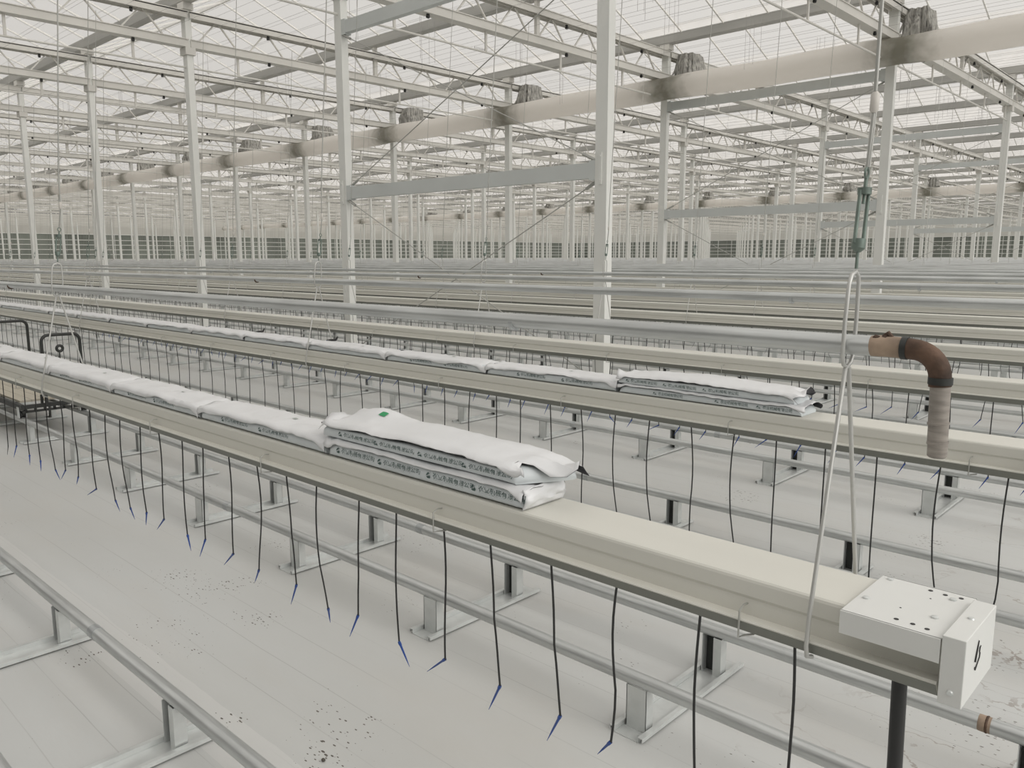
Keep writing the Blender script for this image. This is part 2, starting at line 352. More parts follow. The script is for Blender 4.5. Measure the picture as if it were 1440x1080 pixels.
# ------------------------------------------------------------------ trusses
PIT = 0.965
m = MB(); m.box(-0.095,0.095,0.02,B-0.02,5.225,5.345); m.box(-0.112,0.112,0.02,B-0.02,5.345,5.357); low_m = m.mesh('bottom_chord','truss')
m = MB(); m.box(-0.11,0.11,0.02,B-0.02,5.785,5.80); m.box(-0.11,-0.10,0.02,B-0.02,5.70,5.80); m.box(0.10,0.11,0.02,B-0.02,5.70,5.80); m.box(-0.06,-0.04,0.02,B-0.02,5.725,5.79); m.box(0.04,0.06,0.02,B-0.02,5.725,5.79); m.box(-0.125,0.125,0.02,B-0.02,5.80,5.812); top_m = m.mesh('top_chord','truss')
def brace_mesh(sg):
    m = MB(); m.beam((0,0.03*sg,5.725),(0,0.36*sg,5.355),0.028,0.022); return m.mesh('lattice_brace','truss')
bm = {1: brace_mesh(1), -1: brace_mesh(-1)}
m = MB()
for i in range(8):
    for sg in (1,-1): m.beam((0,0.56+PIT*i+0.03*sg,5.725),(0,0.56+PIT*i+0.36*sg,5.355),0.028,0.022)
web_m = m.mesh('lattice_web','truss')
m = MB(); m.box(-0.03,0.03,4.0,4.08,5.357,5.72); m.box(-0.03,0.03,4.0,4.08,5.812,5.95); post_m = m.mesh('gutter_post','truss')
m = MB(); m.box(-0.015,0.015,-0.02,0.02,-0.07,-0.0); m.tube([(-0.022,0,-0.045),(0.022,0,-0.045)],0.022,10); pul_m = m.mesh('pulley','black')
for k in range(0, NX+1):
    for j in range(-1, NY):
        x, y = -A*k, B*j
        if not (in_view(x, y, 5.2) or in_view(x, y+B, 5.2) or in_view(x, y+B/2, 5.2)): continue
        e = empty('lattice_truss', (x, y, 0))
        near = k + 1.8*j < 9
        ob('top_chord', top_m, e); ob('bottom_chord', low_m, e)
        if near:
            for i in range(8):
                for sg in (1,-1): ob('lattice_brace', bm[sg], e, (0, 0.56+PIT*i, 0))
            ob('gutter_post', post_m, e)
            for yy in (1.55, 4.8, 7.14):
                ob('pulley', pul_m, e, (0.03, yy, 5.235)); ob('pulley', pul_m, e, (0.03, yy, 5.70))
            pos = {-1: 'in front of the first column row'}.get(j, 'running from the %s to the %s column row' % (od(j+1), od(j+2)))
            tag(e, 'white lattice truss %s, %s from the right' % (pos, od(k+1)), 'truss', 'white lattice trusses overhead')
        else:
            o = ob('lattice_web', web_m, e); o['kind'] = 'stuff'
            tag(e, 'small white lattice truss far off under the roof', 'truss', 'distant lattice trusses')
# thin pipe hung below each truss line
m = MB(); m.box(-0.012,0.012,-0.02,0.02,4.915,5.235); rod_m = m.mesh('hanger_rod','truss')
for k in range(0, NX+1):
    e = empty('hanging_pipe', (-A*k, 0, 0))
    m = MB(); m.tube([(0,-9,4.90),(0,YW-1,4.90)],0.017,8); ob('pipe', m.mesh('truss_pipe','truss', True), e)
    if k < 8:
        yy = -6.5+0.0
        n0 = -4
        for i in range(n0, 30):
            y = 0.93+1.87*i
            if in_view(-A*k, y, 5) and y < 40-2*k: ob('hanger_rod', rod_m, e, (0, y, 0))
    m = MB()
    for i in range(7): m.beam((0, 2.55+i*0.035, 4.91),(0, 2.55+i*0.035, 4.95),0.006,0.006)
    if k < 4: ob('pipe_comb', m.mesh('pipe_comb','thin'), e)
    tag(e, ('thin white pipe slung under the %s truss line from the right' % od(k+1)) if k < 10 else 'thin pipe slung under a far truss line', 'pipe', 'thin pipes below the trusses')
# wind bracing between the two right-hand column lines
for j in range(0, 4):
    y = B*j
    for z, nm in ((2.53,'lower'), (4.72,'upper')):
        m = MB(); m.box(-A+0.075, -0.075, -0.045, 0.045, -0.08, 0.08); m.box(-A+0.075,-A+0.16,-0.05,0.05,-0.10,0.10); m.box(-0.16,-0.075,-0.05,0.05,-0.10,0.10)
        o = ob('cross_beam', m.mesh('cross_beam','beam'), None, (0, y, z))
        tag(o, 'pale grey %s cross beam joining two columns of the %s column row' % (nm, od(j+1)), 'beam', 'cross beams of the braced bay')
    for (za, zb, nm) in ((4.62,2.63,'upper'),(2.43,0.35,'lower')):
        for sg, w_ in ((1,'falling to the left'),(-1,'falling to the right')):
            m = MB(); 
            a = (-0.09, 0.03*sg, za if sg > 0 else zb); b = (-A+0.09, 0.03*sg, zb if sg > 0 else za)
            m.tube([a, b], 0.0065, 6)
            a_, b_ = Vector(a), Vector(b); d_ = (b_-a_).normalized()
            m.tube([a_, a_+d_*0.18], 0.018, 6); m.tube([b_-d_*0.18, b_], 0.018, 6)
            o = ob('tie_rod', m.mesh('tie_rod','wire'), None, (0, y, 0))
            tag(o, 'steel tie rod %s, %s panel, %s column row' % (w_, nm, od(j+1)), 'tie rod', 'diagonal tie rods')
# ducts and screen bundles
def duct(y, lab):
    m = MB(); n = 16; L = []
    x = 6.0
    while x > XW+1:
        ph = abs(((x-0.28+2.25) % 4.5) - 2.25)
        r = 0.235 - 0.02*math.exp(-(ph/0.3)**2); L.append(((x, 0, -0.01*math.sin(x*2.1)), r)); x -= 0.25 if x > -30 else 1.0
    m.tube([p for p, r in L], [r for p, r in L], n)
    o = ob('air_duct', m.mesh('air_duct','duct', True), None, (0, y, 5.0)); tag(o, lab, 'duct')
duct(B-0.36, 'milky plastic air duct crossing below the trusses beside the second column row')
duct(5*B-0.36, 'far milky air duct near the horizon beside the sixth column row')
def bundle(x, y, lab, grp):
    m = MB(); n = 40; rows = [5.33,5.38,5.50,5.62,5.72,5.80]
    rr = random.random()*9
    for z in rows:
        t_ = (z-5.33)/0.47
        for i in range(n):
            a = 2*math.pi*i/n
            pl = 1 + 0.30*noise.noise((math.cos(a)*2+rr, math.sin(a)*2, z*3)) + 0.09*math.cos(a*13+rr+z*3)
            hx, hy = 0.24-0.09*t_, 0.40-0.12*t_
            m.v.append((hx*pl*math.copysign(abs(math.cos(a))**0.6, math.cos(a)), hy*pl*math.copysign(abs(math.sin(a))**0.6, math.sin(a)), z+(0.10*(1-t_)+0.02)*noise.noise((a*1.3, rr, z*0.5))))
    for k in range(len(rows)-1):
        for i in range(n): m.f.append((k*n+i, k*n+(i+1)%n, (k+1)*n+(i+1)%n, (k+1)*n+i)); m.m.append(m.mi(None))
    m.f.append(tuple(reversed(range(n)))); m.m.append(0); m.f.append(tuple((len(rows)-1)*n+i for i in range(n))); m.m.append(0)
    o = ob('screen_bundle', m.mesh('screen_bundle','bag', True), None, (x, y, 0))
    tag(o, lab, 'bundle', grp)
for k in range(0, 12): 
    bundle(-A*k+0.27, B+0.52, 'dark pleated cloth bundle beside the %s column from right in the second row' % od(k+1), 'screen bundles in the trusses')
for k in range(0, 12):
    bundle(-A*k+0.27, 5*B+0.52, 'tiny dark screen bundle above the far duct near the horizon', 'far screen bundles')
# fine control wires under the roof
m = MB()
y = -3.0
while y < 34:
    for z in (5.39, 5.84): m.tube([(8,y,z),(XW+2,y,z)], 0.0022, 3, None, False)
    y += 0.505
m2 = m.mesh('screen_wires','thin'); o = ob('screen_wires', m2); tag(o, 'fine dark wires strung in parallel along the greenhouse under the roof', 'wires', kind='stuff')
m = MB()
for k in range(0, 9):
    for j in range(0, 4):
        for c in (1.35, 3.2, 5.2, 6.9):
            x0 = -A*k - 1.3 - 1.4*random.random()
            for q in range(4):
                xx = x0 + 0.06*q + random.random()*0.05; yy = B*j + c + random.uniform(-.25,.25)
                m.tube([(xx,yy,5.84),(xx,yy,5.84-random.uniform(0.5,1.0))], 0.003, 3, None, False)
o = ob('string_loops', m.mesh('string_loops','thin')); tag(o, 'loose clusters of thin crop strings dangling from the roof wires', 'strings', kind='stuff')

# ------------------------------------------------------------------ crop gutters
PR = [(-0.079,0.0),(-0.083,-0.003),(-0.085,-0.008),(-0.086,-0.036),(-0.0815,-0.043),(-0.083,-0.050),(-0.087,-0.0745),(-0.113,-0.0735),(-0.1155,-0.0765),
      (-0.098,-0.104),(-0.080,-0.109),(-0.055,-0.109)]
PROF = [(y, z+1.013) for y, z in PR] + [(-y, z+1.013) for y, z in reversed(PR)]
GX1 = 4.862
def gutter(i):
    e = empty('crop_gutter', (0, GY[i], 0))
    m = MB(); m.prism_x(list(reversed(PROF)), XW+3, GX1-0.03); 
    ob('trough', m.mesh('gutter_trough','gutter'), e)
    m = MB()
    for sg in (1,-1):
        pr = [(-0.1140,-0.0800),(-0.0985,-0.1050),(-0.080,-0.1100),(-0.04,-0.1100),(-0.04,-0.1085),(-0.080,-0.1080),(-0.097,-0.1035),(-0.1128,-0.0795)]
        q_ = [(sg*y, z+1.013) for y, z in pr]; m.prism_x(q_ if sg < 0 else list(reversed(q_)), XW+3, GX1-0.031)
    o = ob('underlip_shade_skin', m.mesh('underlip_shade_skin','underlip_shade'), e)  # thin skin under the lip, its shade put into the colour
    if i < 5:
        m = MB(); m.box(4.672,4.836,-0.124,0.092,1.0165,1.021); m.box(4.672,4.836,-0.127,-0.122,0.979,1.021); m.box(4.672,4.836,0.090,0.094,0.979,1.021)
        lid = ob('end_lid', m.mesh('end_lid','lid'), e)
        m = MB()
        for (x,y,r_) in ((4.784,-.098,.0042),(4.808,-.102,.0042),(4.757,-.097,.0042),(4.763,.073,.0042),(4.789,.07,.0042),(4.815,.073,.0042),(4.747,-.044,.0016),(4.774,.034,.0016)):
            m = MB(); m.tube([(x,y,1.0212),(x,y,1.0216)],r_,10); ob('bolt_hole', m.mesh('bolt_hole','black'), lid)
        for (x,y) in ((4.687,-.043),(4.804,-.046),(4.69,.077),(4.806,.056)):
            m = MB(); m.tube([(x,y,1.021),(x,y,1.0235),(x,y,1.0245)],[0.0062,0.006,0.0035],12); ob('screw', m.mesh('screw','bright',True), lid)
        m = MB(); m.box(4.838,4.874,-0.128,0.062,0.912,1.030)
        cap = ob('end_cap', m.mesh('end_cap','lid'), e)
        bv = cap.modifiers.new('bevel','BEVEL'); bv.width = 0.0015; bv.segments = 2
        m = MB(); m.tube([(4.856,-.03,1.030),(4.856,-.03,1.0325)],[0.006,0.0045],12); m.tube([(4.856,-0.128,0.935),(4.856,-0.131,0.935)],[0.0055,0.004],12)
        ob('screw', m.mesh('screw','bright',True), cap)
        m = MB(); m.tube([(4.745,-0.012,0.913),(4.75,-0.012,0.6),(4.757,-0.012,0.02)],0.0135,14)
        ob('drain_pipe', m.mesh('drain_pipe','black',True), e)
        if i == 0:   # hand-drawn mark on the end face
            m = MB(); X = 4.8752; f = lambda y, z: (X, y-GY[0], z)
            m.tube([f(-5.440,1.005),f(-5.446,0.993),f(-5.452,0.982),f(-5.456,0.972)],[0.0009,0.0013,0.0016,0.0016],5)
            m.tube([f(-5.424,0.990),f(-5.429,0.989),f(-5.431,0.982),f(-5.427,0.978),f(-5.428,0.971),f(-5.436,0.966),f(-5.442,0.962),f(-5.452,0.957),f(-5.4535,0.962)],[0.0008,0.001,0.001,0.001,0.001,0.001,0.001,0.0014,0.001],5)
            ob('pen_mark', m.mesh('pen_mark','black'), cap)
    if i < 3:
        for n in range(9 if i else 6):
            x = 4.475-0.905*n
            m = MB(); m.tube([(x,-0.070,0.958),(x,-0.100,0.962),(x,-0.1155,0.955),(x,-0.1165,0.90),(x+0.004,-0.10,0.8995),(x+0.018,-0.085,0.901)],0.0021,6)
            ob('wire_clip', m.mesh('wire_clip','wire',True), e)
    if i == 0: lab = 'nearest cream steel growing gutter with boxed white end cap'
    elif i < 12: lab = '%s cream growing gutter counted from the camera' % od(i+1)
    else: lab = 'far growing gutter in the dense stripes below the horizon'
    tag(e, lab, 'gutter', 'growing gutters in parallel rows')
for i in range(GN): gutter(i)
# ------------------------------------------------------------------ overhead growth pipes
def growth_pipe(i):
    e = empty('growth_pipe', (0, GY[i], 0)); Z = 1.474
    m = MB(); m.tube([(XW+3,0,Z),(4.66,0,Z+0.006)],0.0185,16 if i < 4 else 8); ob('pipe', m.mesh('growth_pipe','pipe',True), e)
    if i == 0:
        m = MB(); m.tube([(4.652,0,Z+.006),(4.668,0,Z+.007),(4.675,0,Z+.007),(4.712,0,Z+.006)],[.0188,.0196,.0192,.0188],16); ob('scorched_sleeve', m.mesh('sleeve','tan',True), e)
        m = MB()
        pts = [(4.708,0,Z+.006)]; 
        for q in range(0,10):
            a = math.radians(90*q/9); pts.append((4.722+0.047*math.sin(a),0,Z+.005-0.047*(1-math.cos(a))))
        pts.append((4.770,0,Z-.056)); m.tube(pts,0.0185,16)
        el = ob('elbow', m.mesh('elbow','rust',True), e)
        m = MB(); m.tube([(4.704,0,Z+.006),(4.714,0,Z+.006)],0.0205,16); m.tube([(4.770,0,Z-.040),(4.770,0,Z-.052)],0.0200,16); ob('collar', m.mesh('collar','dark_steel',True), el)
        m = MB(); m.tube([(4.667,0.0,Z+.021),(4.680,0.0,Z+.029),(4.688,0,Z+.021)],[.004,.0065,.004],8); m.tube([(4.650,-0.006,Z+.017),(4.660,-0.008,Z+.024),(4.668,-.006,Z+.020),(4.676,-0.004,Z+.022),(4.690,0,Z+.019)],[.002,.004,.005,.006,.003],8); ob('rust_lump', m.mesh('rust_lump','rust',True), el)
        m = MB(); z0 = Z-.052
        m.tube([(4.7705,0,z0),(4.7715,0,z0-.04),(4.7720,0,z0-.066),(4.7722,0,z0-.067),(4.7724,0,z0-.070),(4.7726,0,z0-.071),(4.773,0,z0-.10),(4.7735,0,z0-.101),(4.7735,0,z0-.104),(4.774,0,z0-.105),(4.774,0,z0-.126),(4.774,0,z0-.129)],
               [.0165,.0165,.0165,.0180,.0180,.0165,.0165,.0178,.0178,.0165,.0160,.0130],18)
        ob('hose_end', m.mesh('hose_end','hose',True), e)
    if i < 4:
        for n, x in enumerate((3.76, -0.4, -4.3)):
            m = MB(); m.tube([(x,0,Z),(x+0.012,0,Z)],0.0197,14); ob('coupling', m.mesh('coupling','rust' if n==1 else 'galv',True), e)
    if i == 0: lab = 'galvanised pipe above the nearest gutter ending in a rusty downturned elbow'
    elif i < 12: lab = 'galvanised heating pipe hung above the %s growing gutter' % od(i+1)
    else: lab = 'far heating pipe among the stripes below the horizon'
    tag(e, lab, 'pipe', 'heating pipes hung above the gutters')
for i in range(GN): growth_pipe(i)
# ------------------------------------------------------------------ gutter hangers
def loop_pts(hw, z0, z1, n=10, y0=0.0):
    P_ = []
    for q in range(n+1):
        a = math.pi*q/n; P_.append((0, y0+hw*math.cos(a), z1-hw+hw*math.sin(a)))
    for q in range(n+1):
        a = math.pi + math.pi*q/n; P_.append((0, y0+hw*math.cos(a), z0+hw+hw*math.sin(a)))
    return P_
hm = {}
def hanger_parts(fine):
    s_ = 12 if fine else 5
    m = MB(); m.tube([(0,0.30,5.26),(0,0.056,2.09),(0,0.052,1.935)],0.0036,s_); m.tube([(0,0.051,1.90),(0,0.037,1.80)],0.0034,s_); m.tube([(0.003,0.052,1.90),(0.003,0.037,1.80)],0.0022,s_); hm['w'] = m.mesh('hanger_wire','wire',True)
    m = MB(); m.tube([(0,0.0535,1.935),(0,0.0530,1.93),(0,0.0505,1.902),(0,0.050,1.897)],[0.004,0.0078,0.0078,0.004],s_); hm['s'] = m.mesh('crimp_sleeve','sleeve',True)
    m = MB(); m.tube([(0,0.036+0.008*math.cos(a*math.pi/8),1.790+0.010*math.sin(a*math.pi/8)) for a in range(16)],0.0024,6,None,False,True)
    m.tube([(0,0.035,1.780),(0,0.031,1.760)],0.0035,s_)
    m.tube([(0,0.031,1.764),(0,0.0305,1.752)],0.0125,s_); m.tube([(0,0.0185,1.672),(0,0.0165,1.655),(0,0.0155,1.648)],[0.0125,0.0125,0.005],s_)
    for d in (-0.010,0.010): m.tube([(d*0.4,0.031+d,1.760),(d*0.4,0.018+d,1.665)],0.0036,s_)
    m.tube([(0,0.0305,1.757),(0,0.028,1.735)],0.003,s_); m.tube([(0,0.016,1.652),(0,0.014,1.618)],0.003,s_); hm['t'] = m.mesh('turnbuckle','green_steel',True)
    m = MB(); m.tube([(0, 0.0045+ y, z) for (_, y, z) in [(0,0.026,1.592),(0,0.022,1.605),(0,0.008,1.613),(0,-0.010,1.607),(0,-0.020,1.590),(0,-0.029,1.52),(0,-0.030,1.458),(0,-0.022,1.443),(0,-0.006,1.437),(0,0.010,1.444),(0,0.022,1.462),(0,0.026,1.52)]],0.0038,s_,None,False,True); hm['l'] = m.mesh('long_link','wirel',True)
    m = MB(); m.tube([(0,0,1.440),(0,-0.008,1.436),(0.002,-0.112,0.99),(0.003,-0.1215,0.93),(0.003,-0.116,0.9085),(0.004,-0.095,0.900)],0.0042,s_)
    m.tube([(0,-0.002,1.440),(0,0.008,1.436),(0.002,0.112,0.99),(0.003,0.1215,0.93),(0.003,0.116,0.9085),(0.004,0.095,0.900)],0.0042,s_); hm['v'] = m.mesh('hanger_legs','wirel',True)
hanger_parts(True)
def hanger(x, i, lab):
    e = empty('gutter_hanger', (x, GY[i], 0))
    for nm, kk in (('hanger_wire','w'),('crimp_sleeve','s'),('turnbuckle','t'),('long_link','l'),('leg','v')): ob(nm, hm[kk], e)
    return tag(e, lab, 'hanger', 'wire hangers carrying the gutters')
for i in range(0, 7):
    for n in range(0, 22):
        x = 4.61 - 4.2*n
        if x < -36: break
        if not (in_view(x, GY[i], 1.5, 10) or in_view(x, GY[i], 5, 10)): continue
        lab = 'wire hanger with turnbuckle holding the %s gutter, %s from its right end' % (od(i+1), od(n+1))
        hanger(x, i, lab)
m = MB()
for i in range(7, 22):
    for n in range(0, 18):
        x = 4.61 - 4.2*n
        if in_view(x, GY[i], 2.5):
            m.tube([(x,GY[i]+0.3,5.26),(x,GY[i],1.6)],0.003,3,None,False)
            m.tube([(x,GY[i]-0.02,1.6),(x,GY[i]-0.11,0.93)],0.003,3,None,False); m.tube([(x,GY[i]+0.02,1.6),(x,GY[i]+0.11,0.93)],0.003,3,None,False)
o = ob('far_hangers', m.mesh('far_hangers','wire')); tag(o, 'fine hanger wires of the distant gutters', 'hangers', kind='stuff')
# ------------------------------------------------------------------ drip tubes
var = []
for q in range(14):
    rn = random.Random(q+3); lng = q >= 9
    L = rn.uniform(0.39,0.45) + (0.13 if lng else 0); x = 0; pts = []; nseg = 9; z = 0.925
    bend = rn.uniform(-0.035,0.04); kink = rn.uniform(0.5,0.8); amp = rn.uniform(-0.014,0.014)
    for s_ in range(nseg+1):
        f = s_/nseg
        xx = bend*max(0, f-kink)/(1-kink)*(1 if f > kink else 0) + amp*math.sin(f*math.pi*1.3)
        pts.append((xx, 0.004*math.sin(f*5+q), z-L*f))
    m = MB(); m.tube(pts, 0.0029, 6); tm = m.mesh('drip_tube','black',True)
    px, py, pz = pts[-1]; ang = rn.choice((-1,1))*rn.uniform(0.35,1.2); ln_ = rn.uniform(0.06,0.105)
    m = MB(); d = Vector((math.sin(ang), rn.uniform(-.4,.4), -math.cos(ang))).normalized(); p0 = Vector((px,py,pz+0.004))
    m.tube([p0, p0+d*0.010, p0+d*0.013, p0+d*ln_*0.6, p0+d*ln_],[0.0048,0.0048,0.0036,0.0026,0.0006],6); sm_ = m.mesh('drip_stake','blue',True)
    var.append((tm, sm_))
cnt = 0
far = MB()
for i in range(0, 16):
    n = 0
    while True:
        x = 4.577-0.2*n; n += 1
        if x < -34 or n > 190: break
        if x < CAM.x - 14 and i < 3: break
        xj = x+random.uniform(-0.015,0.015)
        if not in_view(x, GY[i]-0.09, 0.7, 15): continue
        lim = (25, 44, 62, 80, 92)
        if i < 5 and n <= lim[i] and cnt < 298:
            v = random.choice(var[9:] if i == 1 else var[:9]); o = bpy.data.objects.new('drip_tube', v[0]); COL.objects.link(o); o.location = (xj, GY[i]-0.088, 0)
            c = bpy.data.objects.new('drip_stake', v[1]); COL.objects.link(c); c.parent = o
            tag(o, 'black drip tube with blue stake under the %s gutter, %s from its right end' % (od(i+1), od(n)), 'drip tube', 'drip tubes dangling from the gutters'); cnt += 1
        else:
            y = GY[i]-0.088; dx = random.uniform(-0.02,0.02)
            far.tube([(xj,y,0.92),(xj+dx*0.3,y,0.65),(xj+dx,y,0.49),(xj+dx+random.uniform(-.05,.05),y,0.43)],[0.003,0.003,0.003,0.001],3,None,False)
o = ob('far_drip_tubes', far.mesh('far_drip_tubes','black')); tag(o, 'countless small black drip tubes fringing the distant gutters', 'drip tubes', kind='stuff')
# ------------------------------------------------------------------ pipe rails and their supports
RAILS = [(-6.36,-5.84),(-4.68,-4.16),(-3.25,-2.71),(-1.42,-0.94)] + [(0.20+1.616*n,0.72+1.616*n) for n in range(0,10)]
for a, (ya, yb) in enumerate(RAILS):
    for s_, y in enumerate((ya, yb)):
        e = empty('pipe_rail', (0, y, 0))
        m = MB(); m.tube([(XW+3,0,0.18),(6.6,0,0.18)],0.0255,16 if a < 4 else 6); ob('pipe', m.mesh('rail_pipe','pipe',True), e)
        if a < 4:
            for xx in ((0.75,) if s_ == 0 else (1.9,)):
                m = MB(); m.tube([(xx,0,0.18),(xx+0.05,0,0.18)],0.0272,14); ob('coupling', m.mesh('coupling','galv',True), e)
        if a in (1,2) and s_ == (1 if a == 1 else 0):
            m = MB(); m.tube([(4.632,0,0.18),(4.638,0,0.18),(4.652,0,0.18),(4.668,0,0.18)],[.0257,.0263,.0263,.0257],16); w_ = ob('scorched_weld', m.mesh('weld','tan',True), e)
            m = MB(); m.tube([(4.652,0,0.18),(4.656,0,0.18),(4.660,0,0.18)],[.0265,.0285,.0265],14); ob('weld_bead', m.mesh('weld_bead','rust',True), w_)
        side = 'near' if s_ == 0 else 'far'
        nm = ['pipe rail of the track at the bottom left corner','pipe rail of the track behind the nearest gutter','pipe rail of the track behind the second track gutter','pipe rail of the fourth track'][a] if a < 4 else None
        if a == 0: lab = 'galvanised %s-side pipe rail at the bottom left corner' % side
        elif a < 6: lab = 'galvanised pipe rail on low feet, %s side of the %s track from the camera' % (side, od(a+1))
        else: lab = 'distant low pipe rail glimpsed between the gutters'
        tag(e, lab, 'pipe rail', 'pipe rails on the floor')
def support_parts(g_):
    m = MB(); y0, y1 = -0.08, g_+0.12
    m.box(-0.046,0.046,y0,y1,0.0,0.003)
    for sg in (-1,1):
        m.beam((sg*0.046,y0,0.002),(sg*0.046,y1,0.002),0.004,0.004)
        m.beam((sg*0.050,y0,0.010),(sg*0.050,y1,0.010),0.003,0.020); m.beam((sg*0.058,y0,0.020),(sg*0.058,y1,0.020),0.018,0.003); m.beam((sg*0.067,y0,0.014),(sg*0.067,y1,0.014),0.003,0.014)
    pm = m.mesh('base_channel','bright')
    m = MB(); m.box(-0.042,0.042,-0.020,-0.017,0.003,0.16); m.box(-0.042,-0.039,-0.020,0.020,0.003,0.16); m.box(0.039,0.042,-0.020,0.020,0.003,0.16); m.box(-0.042,0.042,-0.022,0.022,0.003,0.006)
    lf = m.mesh('leg','bright')
    m = MB(); m.box(-0.040,-0.014,0.017,0.020,0.003,0.16); m.box(-0.014,0.042,0.017,0.020,0.003,0.16); m.box(-0.042,-0.039,-0.024,0.020,0.003,0.16); m.box(0.008,0.011,-0.024,0.020,0.003,0.16); m.box(0.011,0.042,-0.024,-0.021,0.003,0.16); m.box(0.039,0.042,-0.024,0.02,0.003,0.16)
    m.box(-0.038,0.008,0.010,0.016,0.004,0.158,'dark_steel')  # dark sheet painting the shade inside the open leg
    lr = m.mesh('leg','bright')
    return pm, lf, lr
for a, (ya, yb) in enumerate(RAILS[:6]):
    pm, lf, lr = support_parts(yb-ya)
    for n in range(-3, 40):
        x = 2.61-1.09*n
        if x > 6.3 or not (in_view(x, ya, 0.05, 60) or in_view(x, yb, 0.05, 60)) : continue
        if (Vector((x,ya,0))-CAM).length > 22: continue
        e = empty('rail_support', (x, ya, 0)); ob('base_channel', pm, e); ob('leg', lf, e); ob('leg', lr, e, (0, yb-ya, 0))
        lab = 'bright steel floor support under the %s rail track, %s one from the right' % (od(a+1), od(n+4))
        tag(e, lab, 'rail support', 'steel supports under the pipe rails')
m = MB()
for a, (ya, yb) in enumerate(RAILS[6:14]):
    for n in range(-3, 40):
        x = 2.61-1.09*n
        if in_view(x, ya, 0.1): m.box(x-.04,x+.04,ya-.02,ya+.02,0,.16); m.box(x-.04,x+.04,yb-.02,yb+.02,0,.16); m.box(x-.05,x+.05,ya-.08,yb+.12,0,.012)
o = ob('far_rail_supports', m.mesh('far_rail_supports','bright')); tag(o, 'tiny steel rail feet glimpsed between the distant gutters', 'rail supports', kind='stuff')

# ------------------------------------------------------------------ substrate slabs in plastic bags
def sgp(v, p): return math.copysign(abs(v)**p, v)
def text_mesh(txt, size):
    cu = bpy.data.curves.new('text', 'FONT'); cu.body = txt; cu.size = size; cu.resolution_u = 2; cu.align_x = 'LEFT'
    to = bpy.data.objects.new('text', cu); COL.objects.link(to)
    dg = bpy.context.evaluated_depsgraph_get(); me = bpy.data.meshes.new_from_object(to.evaluated_get(dg))
    vs = [tuple(v.co) for v in me.vertices]; fs = [tuple(p.vertices) for p in me.polygons]
    bpy.data.objects.remove(to); bpy.data.curves.remove(cu); bpy.data.meshes.remove(me); return vs, fs
T1 = text_mesh('农业机械有限公司', 0.021); T2 = text_mesh('Agricultural Machinery Co., Ltd.', 0.0095); T3 = text_mesh('椰糠种植', 0.016)
LEAF = ([(0,0),(0.006,0.010),(0.020,0.020),(0.026,0.021),(0.020,0.011),(0.008,0.003),(0.001,-0.004),(0.012,-0.001),(0.022,0.004),(0.025,-0.004),(0.018,-0.010),(0.006,-0.010)],
        [(0,1,2,3,4,5),(6,7,8,9,10,11)])
